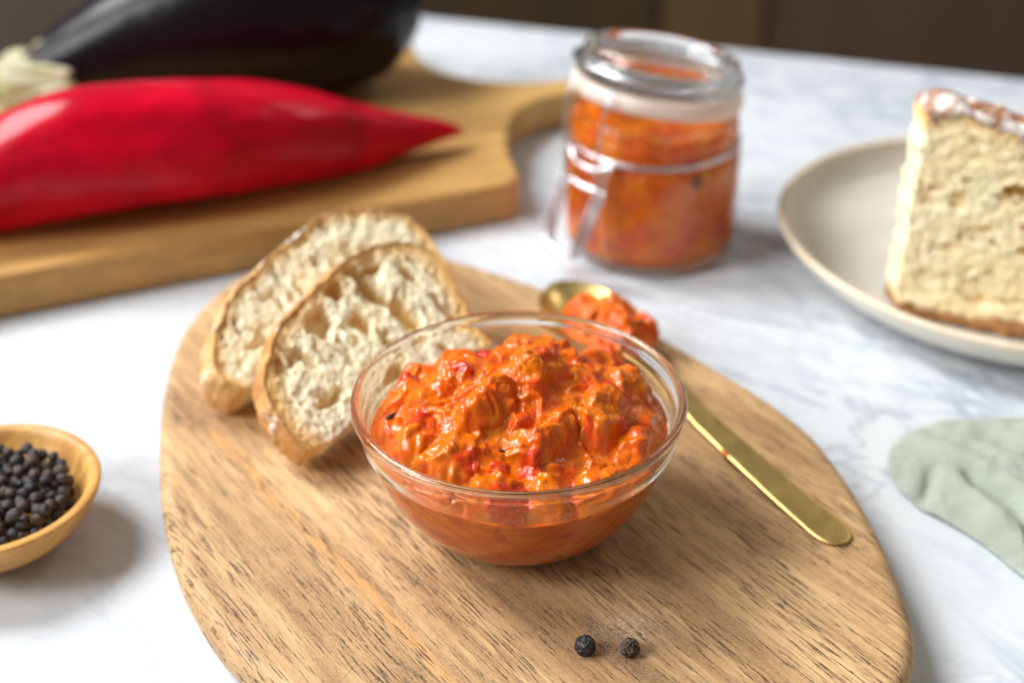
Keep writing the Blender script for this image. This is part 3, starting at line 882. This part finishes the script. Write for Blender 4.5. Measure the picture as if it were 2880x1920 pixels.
def slice_thing(name, label, outline, thick, ud, th, O, holes, seed, ncut, stretch, gw=.005):
    O, u, v, n = frame(ud, th, O)
    rq = np.random.RandomState(seed)
    holes = holes + [(rq.uniform(.003, .085), rq.uniform(.024, .058), rq.uniform(.0007, .0017), rq.uniform(.0025, .0070), rq.uniform(-.1, .5), rq.uniform(.0015, .0038)) for _ in range(34)]
    root = empty(name, O)
    C = smooth_curve(outline[:-ncut], 8) if ncut else smooth_curve(outline, 8, True)
    cut = np.array(outline[-ncut:] + outline[:1], float)
    P0 = np.vstack([C, resample(np.vstack([C[-1:], cut]), 40, False)[1:-1]])
    d = np.r_[0, np.cumsum(np.linalg.norm(np.diff(np.vstack([P0, P0[:1]]), axis=0), axis=1))]
    frac = d[len(C) - 1] / d[-1]
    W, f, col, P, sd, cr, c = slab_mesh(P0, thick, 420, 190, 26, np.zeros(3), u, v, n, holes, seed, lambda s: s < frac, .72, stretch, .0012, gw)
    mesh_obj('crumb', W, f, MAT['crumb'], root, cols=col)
    W, f = crust_mesh(P, sd, cr, c, thick, np.zeros(3), u, v, n, seed, .0006, .0005, .0012)
    mesh_obj('crust', W, f, MAT['crust'] if seed == 5 else MAT['crust_pale'], root)
    tag(root, label, 'bread')
    return root

# outline runs from the lower left corner, up the crust, down the right side, then back along the torn cut
outA = [(-.0010, -.0015), (-.0045, .0080), (-.0040, .0250), (.0050, .0385), (.0180, .0485), (.0345, .0560), (.0547, .0628), (.0700, .0640), (.0826, .0605), (.0890, .0540), (.0905, .0445), (.0895, .0279), (.0894, .0126), (.0880, -.002),
        (.0700, .0000), (.0560, -.0015), (.0400, .0020), (.0234, .0022), (.0100, -.001)]
holesA = [(.0560, .0500, .0040, .0125, R(20), .011), (.0300, .0430, .0060, .0075, R(-40), .007), (.0420, .0530, .0050, .0045, R(10), .008), (.0445, .0360, .0045, .0055, R(10), .006), (.0640, .0330, .0050, .0100, R(12), .009),
          (.0170, .0130, .0065, .0035, R(10), .006), (.0440, .0100, .0060, .0085, R(-15), .008), (.0740, .0480, .0022, .0080, R(25), .006), (.0800, .0300, .0020, .0090, R(15), .005),
          (.0700, .0100, .0025, .0080, R(10), .005), (.0130, .0330, .0055, .0030, R(40), .005), (.0620, .0560, .0060, .0030, R(0), .006), (.0510, .0240, .0022, .0080, R(12), .005)]
slice_thing('bread_slice', 'front slice of white crusty bread with big holes, leaning against the other slice', outA, .0155, R(40), R(35), (-.0809, .0300, .0209), holesA, 5, 5, (1, .40, 1), .011)
outB = [(.000, .000), (-.0055, .0090), (.0000, .0216), (.0086, .0308), (.0199, .0392), (.0455, .0495), (.0611, .0548), (.0731, .0570), (.0864, .0545), (.1010, .0480), (.1084, .0369), (.1095, .0200), (.108, .004),
        (.0700, .001), (.0400, .002), (.0150, .0010)]
holesB = [(.0150, .0150, .0060, .0022, R(10), .003), (.0300, .0330, .0060, .0020, R(25), .003)]
slice_thing('bread_slice', 'rear slice of white bread lying behind the front slice at the back of the board', outB, .0225, R(40), R(35), (-.1128, .0645, .0185), holesB, 15, 3, (1, .8, 1), .007)

# thick wedge on the plate: its visible face looks to the front, its left side is cut crumb
def wedge():
    fd = R(-26); u = np.array([math.cos(fd), math.sin(fd), 0]); v = np.array([-.02, .0, 1.0]); v /= np.linalg.norm(v)
    n = -np.array([.0, 1.0, 0])         # the cut side runs back from the corner
    O = np.array([.1725, .1630, .0095]) - n * .021
    root = empty('bread_wedge', O)
    outl = [(0, .003), (-.0010, .030), (.0000, .060), (.0010, .083), (.0025, .0945), (.0160, .0970), (.0420, .0925), (.0700, .0830), (.1000, .0680), (.1150, .045), (.1150, .002), (.080, .000), (.050, .001), (.015, -.001)]
    P0 = smooth_curve(outl, 6, True)
    def cf(s): return s < .0 
    d = np.r_[0, np.cumsum(np.linalg.norm(np.diff(np.vstack([P0, P0[:1]]), axis=0), axis=1))]
    i1 = d[int(3.7 * 6)] / d[-1]; i2 = d[10 * 6] / d[-1]; i3 = d[-2] / d[-1]
    holes = [(.045, .066, .009, .0040, R(-5), .010), (.075, .055, .008, .006, .3, .010), (.020, .058, .004, .005, 0, .004), (.060, .016, .008, .0026, R(-15), .006), (.035, .012, .008, .002, 0, .004), (.030, .045, .009, .003, .1, .003), (.055, .040, .009, .003, -.1, .003), (.070, .080, .004, .003, 0, .004)]
    rq = np.random.RandomState(12)
    holes += [(rq.uniform(.006, .105), rq.uniform(.008, .088), rq.uniform(.0018, .0060), rq.uniform(.0008, .0022), rq.uniform(-.3, .3), rq.uniform(.0015, .0045)) for _ in range(70)]
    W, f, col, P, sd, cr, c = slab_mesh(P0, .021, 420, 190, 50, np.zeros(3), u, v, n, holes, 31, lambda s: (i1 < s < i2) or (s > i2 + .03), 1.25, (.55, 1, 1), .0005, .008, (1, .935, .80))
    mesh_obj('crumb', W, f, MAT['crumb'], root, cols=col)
    k = len(P); s = np.arange(k) / k
    top = (s > i1) & (s < i2); botm = (s > i2 + .03)
    W, f = crust_mesh(P, sd, top, c, .021, np.zeros(3), u, v, n, 3, .0030, .0018, .003, 24)
    mesh_obj('top_crust', W, f, MAT['crust_flour'], root)['label'] = 'brown top crust dusted with white flour'
    W, f = crust_mesh(P, sd, botm, c, .021, np.zeros(3), u, v, n, 8, .0055, .0018, .004, 24)
    mesh_obj('bottom_crust', W, f, MAT['crust_dark'], root)['label'] = 'dark baked bottom crust'
    tag(root, 'thick wedge of crusty white bread standing on the stoneware plate', 'bread')
wedge()

# ------------------------------------------------------------------ plate
PC = np.array([.2440, .2150]); PR = .1165
tp = np.linspace(0, 2 * np.pi, 200, endpoint=False)
wobp = 1 + .012 * np.sin(3 * tp + .4) + .008 * np.sin(2 * tp + 2)
pp = smooth_curve([(0, .0010), (.60, .0010), (.72, .0016), (.82, .0045), (.90, .0100), (.96, .0165), (.99, .0215), (.995, .0235)], 6)
pi_ = smooth_curve([(.968, .0232), (.945, .0185), (.90, .0130), (.84, .0090), (.76, .0070), (.60, .0062), (0, .0060)], 6)
def plate_v(pr):
    return np.stack([pr[:, 0][:, None] * PR * wobp * np.cos(tp), pr[:, 0][:, None] * PR * wobp * np.sin(tp), np.repeat(pr[:, 1][:, None], 200, 1)], -1).reshape(-1, 3)
root = empty('stoneware_plate', (*PC, 0)); tag(root, 'cream stoneware plate with raised rim at the right, holding the bread wedge', 'plate')
allp = np.vstack([pp, pi_]); allp[:, 0] = np.maximum(allp[:, 0], 1e-3)
mesh_obj('dish', plate_v(allp), gridfaces(len(allp), 200, True), MAT['plate'], root)
lipp = smooth_curve([(.9965, .0225), (1.000, .0238), (.992, .0252), (.978, .0250), (.966, .0236), (.967, .0222)], 4)
mesh_obj('rim', plate_v(lipp), gridfaces(len(lipp), 200, True), MAT['plate_rim'], root)['label'] = 'unglazed tan lip of the plate'

# ------------------------------------------------------------------ glass jar
JC = np.array([.0672, .2500])
root = empty('preserving_jar', (*JC, 0)); tag(root, 'glass preserving jar with wire clip and glass lid, full of red spread, behind the spoon', 'jar')
body = [(0, .0012), (.030, .0010), (.0385, .0014), (.0412, .0040), (.0422, .0090), (.0424, .030), (.0424, .0500), (.0414, .0545), (.0402, .0568), (.0402, .0590), (.0408, .0605), (.0408, .0640), (.0400, .0685), (.0390, .0710), (.0385, .0718),
        (.0355, .0716), (.0358, .0690), (.0366, .0640), (.0370, .0560), (.0390, .0500), (.0392, .0100), (.0365, .0055), (0, .0050)]
v, f = lathe(smooth_curve(body, 4), 120); mesh_obj('jar_body', v, f, MAT['jar_glass'], root)
tn = Vector((.14, .12, 1)).normalized()          # the lid sits askew, lifted towards the clip
TM = np.array(Vector((0, 0, 1)).rotation_difference(tn).to_matrix())
def tl(v, dz): return v @ TM.T + (0, 0, dz)
gk = [(.0352, -.0050), (.0392, -.0052), (.0412, -.0035), (.0414, .0020), (.0396, .0030), (.0352, .0028), (.0350, 0)]
v, f = lathe(gk + gk[:1], 100); mesh_obj('rubber_gasket', tl(v, .0818), f, MAT['gasket'], root)['label'] = 'cream rubber sealing ring'
lid = [(0, .0010), (.0340, .0010), (.0348, .0016), (.0385, .0020), (.0402, .0036), (.0404, .0080), (.0396, .0100), (.0382, .0118), (.0374, .0148), (.0358, .0166), (.0334, .0166), (.0314, .0148), (.0300, .0110), (.0270, .0096), (0, .0092)]
v, f = lathe(smooth_curve(lid, 4), 120); mesh_obj('glass_lid', tl(v, .0842), f, MAT['jar_glass'], root)
a = np.linspace(0, 2 * np.pi, 80, endpoint=False)
v, f = tube(np.c_[.0409 * np.cos(a), .0409 * np.sin(a), np.full(80, .0578)], .0012, 8, True); mesh_obj('neck_wire', v, f, MAT['steel'], root)
v, f = tube(tl(np.c_[.0402 * np.cos(a), .0402 * np.sin(a), np.full(80, 0.0)], .0925), .0013, 8, True); mesh_obj('lid_wire', v, f, MAT['steel'], root)
def wire(pts, rad=.0011): return tube(smooth_curve(pts, 8), rad, 8)
fa_ = R(218)        # direction of the latch as seen from above
er = np.array([math.cos(fa_), math.sin(fa_), 0]); et = np.array([-er[1], er[0], 0])
def LP(t, r, z): return er * r + et * t + np.array([0, 0, z])
latch = []
for s in (-1, 1):
    latch.append(wire([LP(s * .016, .0395, .0585), LP(s * .015, .0430, .0560), LP(s * .0135, .0445, .0500), LP(s * .0135, .0450, .0440)], .0013))
    latch.append(wire([LP(s * .0130, .0405, .0930), LP(s * .0130, .0450, .0840), LP(s * .0120, .0470, .0650), LP(s * .0110, .0465, .0520), LP(s * .0100, .0460, .0450)], .0008))
    for k in (-.0022, .0022):
        latch.append(wire([LP(s * .0130 + k, .0450, .0455), LP(s * .0125 + k, .0480, .0390), LP(s * .0120 + k, .0530, .0280), LP(s * .0105 + k, .0570, .0180), LP(s * .0090 + k * .4, .0590, .0135)], .0015))
latch.append(wire([LP(-.0090, .0590, .0135), LP(0, .0594, .0125), LP(.0090, .0590, .0135)], .0016))
latch.append(wire([LP(-.0135, .0450, .0445), LP(0, .0462, .0440), LP(.0135, .0450, .0445)], .0014))
latch.append(wire([LP(-.0160, .0398, .0575), LP(-.0080, .0440, .0540), LP(0, .0450, .0535), LP(.0080, .0440, .0540), LP(.0160, .0398, .0575)], .0012))
v, f = join(latch); mesh_obj('wire_latch', v, f, MAT['steel'], root)
# hinge at the back
hg = [wire([LP(s * .008, -.0395, .0580), LP(s * .008, -.0440, .0640), LP(s * .008, -.0440, .0760), LP(s * .008, -.0405, .0830)], .0011) for s in (-1, 1)]
v, f = join(hg); mesh_obj('wire_hinge', v, f, MAT['steel'], root)

# its filling
nz, nt = 150, 420
tz = np.linspace(0, 1, nz); a = np.linspace(0, 2 * np.pi, nt, endpoint=False)
zz = .0045 + (.0685 - .0045) * tz
rj = np.interp(zz, [.0045, .010, .050, .056, .064, .066], [.0375, .0404, .0404, .0382, .0380, .0366])
A2 = np.tile(a, nz); Z2 = np.repeat(zz, nt); R2 = np.repeat(rj, nt)
q = np.c_[R2 * np.cos(A2), R2 * np.sin(A2), Z2]
R2 = R2 + np.clip(.0008 * fbm(q * 100, 3), -.0015, .0004)
side = np.c_[R2 * np.cos(A2), R2 * np.sin(A2), Z2]
rt_ = np.linspace(1, .01, 50)[1:]
Xt = (rt_[:, None] * .0366 * np.cos(a)).ravel(); Yt = (rt_[:, None] * .0366 * np.sin(a)).ravel()
rs = np.random.RandomState(5)
ht = .0683 + .0032 * fbm(np.c_[Xt, Yt, np.zeros_like(Xt)] * 70, 3) + .0012 * bubbles(np.c_[Xt, Yt, np.zeros_like(Xt)] * 190, .3, .6, .7) - .0045 * sstep(-.01, .04, Xt)
top = np.c_[Xt, Yt, ht]
V = np.vstack([[[0, 0, .0060]] * 0 + [[0, 0, 0]] * 0 or np.zeros((0, 3)), side, top])
g = np.clip(.4 + 1.1 * fbm(V * 75 + 3, 4), 0, 1)
cc = np.array([.86, .235, .000]) + (np.array([.76, .110, .000]) - np.array([.86, .235, .000])) * g[:, None]
cc = cc + (np.array([.50, .045, .02]) - cc) * (np.clip(bubbles(V * 95 + 5, .2, .55, .35) * 2.2, 0, 1) * .6)[:, None]
cc = cc + (np.array([.07, .05, .02]) - cc) * (np.clip(bubbles(V * 70 + 21, .1, .28, .35) * 3, 0, 1) * .85)[:, None]
o = mesh_obj('jarred_spread', V, gridfaces(nz + 49, nt, True), MAT['paste'], cols=cc); o.location = (*JC, 0)
tag(o, 'orange red spread with dark specks filling the preserving jar', 'spread')

# ------------------------------------------------------------------ eggplant
def spindle(spine, n, lobes, seed, ns=120, squash=1.0):
    S = smooth_curve(spine, 10); S = S[np.r_[0, np.where(np.linalg.norm(np.diff(S[:, :3], axis=0), axis=1) > 1e-7)[0] + 1]]
    S = resample(S, ns, False)
    P = S[:, :3]; r = np.maximum(S[:, 3], .0004)
    T = np.gradient(P, axis=0); T /= np.linalg.norm(T, axis=1)[:, None]
    up = np.array([0, 0, 1.0]); ref = up - T * (T @ up)[:, None]; ref /= np.linalg.norm(ref, axis=1)[:, None]; bi = np.cross(T, ref)
    a = np.linspace(0, 2 * np.pi, n, endpoint=False)
    rr = r[:, None] * np.ones(n)
    q = np.stack([np.repeat(np.arange(ns)[:, None] / ns * 4, n, 1), np.repeat(np.cos(a)[None], ns, 0), np.repeat(np.sin(a)[None], ns, 0)], -1).reshape(-1, 3)
    if lobes: rr = rr * (1 + lobes * fbm(q * 1.1 + seed, 3).reshape(ns, n))
    v = P[:, None] + rr[:, :, None] * (np.cos(a)[None, :, None] * ref[:, None] * squash + np.sin(a)[None, :, None] * bi[:, None])
    f = gridfaces(ns, n, True).tolist() + [list(range(n))[::-1], [(ns - 1) * n + j for j in range(n)]]
    return v.reshape(-1, 3), f, P, ref, bi, r
root = empty('eggplant', (-.17, .39, .022)); base_e = np.array([-.17, .39, .022])
def zb(r): return .022 + r * .98
eg = [(-.286, .366, .0150), (-.280, .367, .0172), (-.268, .370, .0200), (-.240, .378, .0285), (-.206, .387, .0385), (-.165, .395, .0480), (-.135, .402, .0520), (-.110, .408, .0515), (-.088, .413, .0465), (-.074, .417, .0380), (-.064, .4195, .0260), (-.060, .421, .0120), (-.0592, .4213, .001)]
sp_ = [(x, y, .072 - .0 * r + (.0 if True else 0), r) for x, y, r in eg]
sp_ = [(x, y, zb(min(max(r, .017), .052)) if x < -.12 else .0730, r) for x, y, r in eg]
v, f, *_ = spindle(sp_, 90, .02, 3)
mesh_obj('skin', v - base_e, f, MAT['eggplant'], root)
ax = np.array([-.92, -.10, .02]); ax /= np.linalg.norm(ax)
st = np.array([-.283, .366, .0400])
cal = []
sd1 = np.cross(ax, [0, 0, 1]); sd1 /= np.linalg.norm(sd1); sd2 = np.cross(ax, sd1)
nA, nS = 90, 26
aa = np.linspace(0, 2 * np.pi, nA, endpoint=False)
rowsv = []
for i in range(nS):
    t = i / (nS - 1)
    lobe = np.abs(((aa * 5 + .8) / (2 * np.pi)) % 1 - .5) * 2
    lobe = np.clip(lobe + .12 * np.sin(aa * 17) + .08 * np.sin(aa * 29 + 1), 0, 1.1)
    ln = (.008 + .026 * lobe ** 1.2) * (1 + .25 * np.sin(aa * 2 + 1))
    s = -.016 + t * (ln + .016)          # towards the fruit
    rad = np.interp(s, [-.016, -.008, 0, .010, .022, .034], [.0065, .010, .0165, .0200, .0240, .0275]) + .0016 * (1 - t) + .0016 * np.sin(t * 9 + 2 * np.sin(aa * 5)) * lobe + .004 * t ** 4 * lobe
    rowsv.append(st - ax * s[:, None] + rad[:, None] * (np.cos(aa)[:, None] * sd1 + np.sin(aa)[:, None] * sd2))
v = np.array(rowsv).reshape(-1, 3)
c = mesh_obj('calyx', v - base_e, gridfaces(nS, nA, True), MAT['calyx'], root)
so = c.modifiers.new('thickness', 'SOLIDIFY'); so.thickness = .0022; so.offset = 1
stem = [tuple(st + ax * t + np.array([0, 0, .012 * (t / .05) ** 2])) + (r,) for t, r in [(.010, .0125), (.020, .0095), (.035, .0085), (.050, .0095), (.056, .0080), (.057, .001)]]
v, f, *_ = spindle(stem, 30, .06, 5, 40); mesh_obj('stem', v - base_e, f, MAT['stem'], root)
tag(root, 'large glossy dark purple eggplant lying on the cutting board behind the pepper', 'eggplant')

# ------------------------------------------------------------------ pointed red pepper
rp = [(-.292, .2130, .0010), (-.2915, .2130, .014), (-.286, .2140, .0235), (-.276, .2165, .0285), (-.262, .2195, .0265), (-.246, .2240, .0268), (-.226, .2305, .0300), (-.206, .2365, .0325), (-.181, .2460, .0328), (-.152, .2570, .0310), (-.122, .2710, .0265), (-.0940, .2840, .0202),
      (-.0740, .2950, .0148), (-.0570, .3050, .0102), (-.0420, .3130, .0062), (-.0320, .3180, .0028), (-.0285, .3195, .0004)]
sp_ = [(x, y, .022 + max(r, .0 if x < -.2 else r) * .95 if x > -.27 else .022 + .0270, r) for x, y, r in rp]
sp_ = [(x, y, z + (.006 * max(0, (x + .09) / .05) if x > -.09 else 0), r) for x, y, z, r in sp_]
root = empty('pointed_red_pepper', (-.16, .25, .022)); bp = np.array([-.16, .25, .022])
v, f, P_, ref_, bi_, r_ = spindle(sp_, 120, .07, 12, 200)
# two long shallow creases and a pinch near the shoulder
vv = v.reshape(200, 120, 3); ctr = P_[:, None]
ang = np.linspace(0, 2 * np.pi, 120, endpoint=False)
xs_ = P_[:, 0][:, None]
def dent(a0, w, x0, sx, dep):
    da = (ang[None] - a0 + np.pi) % (2 * np.pi) - np.pi
    return dep * np.exp(-(da / w) ** 2) * np.exp(-((xs_ - x0) / sx) ** 2)
D_ = dent(R(-75), .35, -.20, .05, .10) + dent(R(-100), .3, -.235, .018, .12) + dent(R(150), .4, -.18, .06, .10) + dent(R(-62), .35, -.155, .02, -.04) + dent(R(0), .9, -.258, .014, .09) + dent(R(-48), .22, -.172, .035, .07) + dent(R(-85), .25, -.150, .04, .06) + dent(R(-30), .5, -.085, .02, -.05) + dent(R(-110), .3, -.19, .03, .06) + dent(R(-60), .25, -.262, .010, .07)
vv = ctr + (vv - ctr) * (1 - 1.6 * D_)[:, :, None]
mesh_obj('flesh', vv.reshape(-1, 3) - bp, f, MAT['pepper'], root)
stem = [(-.288, .2135, .050, .009), (-.300, .211, .051, .005), (-.318, .208, .056, .0045), (-.330, .206, .062, .0055), (-.331, .206, .0625, .0005)]
v, f, *_ = spindle(stem, 24, .05, 5, 30); mesh_obj('stem', v - bp, f, MAT['stem'], root)
tag(root, 'long pointed red pepper lying on the thick cutting board', 'pepper')

# ------------------------------------------------------------------ linen napkin
nu, nv_ = 170, 150
s = np.linspace(0, 1, nu)[:, None]; t_ = np.linspace(0, 1, nv_)[None]
top_e = resample(smooth_curve([(.1446, .0560), (.1490, .0680), (.1620, .0790), (.1850, .0850), (.2100, .0880), (.2600, .0930), (.3200, .1000)], 8), nv_, False)
bot_e = resample(smooth_curve([(.1446, .0560), (.1430, .0480), (.1470, .0330), (.1560, .0210), (.1664, .0081), (.1790, -.0160), (.2000, -.0500), (.2300, -.0900)], 8), nv_, False)
G = top_e[None] * (1 - s[:, :, None]) + bot_e[None] * s[:, :, None]
e = np.minimum(np.minimum(s * np.ones_like(t_), (1 - s) * np.ones_like(t_)) * 2, 1)
puff = (.0022 + .0085 * np.clip(np.sin(np.pi * s), 0, 1) ** .9 * np.clip(t_ * 3, 0, 1) ** .5)
q = np.c_[G.reshape(-1, 2), np.zeros(nu * nv_)]
def crease(x0, y0, x1, y1, w, dep):
    p0 = np.array([x0, y0]); d = np.array([x1 - x0, y1 - y0]); L = np.linalg.norm(d); d /= L
    rel = q[:, :2] - p0 + .002 * np.c_[perlin(q * 60), perlin(q * 60 + 9)]; al = rel @ d; pe = rel @ np.array([-d[1], d[0]])
    return dep * np.exp(-(pe / w) ** 2) * sstep(-.006, .004, al) * sstep(L + .006, L - .004, al)
Z = puff.ravel() + .0016 * fbm(q * 45, 3) * np.clip((t_ * 6) * e, 0, 1).ravel() + .0008 * fbm(q * 130, 3)
Z += .0020 * np.clip(fbm(np.c_[q[:, 0] * 1.0 + q[:, 1] * .7, (q[:, 1] - q[:, 0] * .7) * .35, q[:, 2]] * 60, 2), -1, 1) * np.clip((t_ * 5) * e, 0, 1).ravel()
Z += crease(.1520, .0300, .1580, .0420, .0024, -.0035) + crease(.1710, .0430, .1830, .0210, .0034, -.0070) + crease(.1830, .0210, .1830, -.0060, .0018, -.0045) + crease(.1700, .0800, .2200, .0640, .004, .0030) + crease(.1620, .0400, .1760, .0130, .005, .0028)
Z = np.maximum(Z, .0016)
top = np.c_[G.reshape(-1, 2), Z]
ring = list(range(0, nv_)) + [i * nv_ + nv_ - 1 for i in range(1, nu)] + [(nu - 1) * nv_ + j for j in range(nv_ - 2, -1, -1)]
o = mesh_obj('linen_napkin', top, gridfaces(nu, nv_, False, True), MAT['cloth'])
so = o.modifiers.new('thickness', 'SOLIDIFY'); so.thickness = .0014; so.offset = -1
tag(o, 'folded sage green linen napkin on the marble at the right edge', 'napkin')
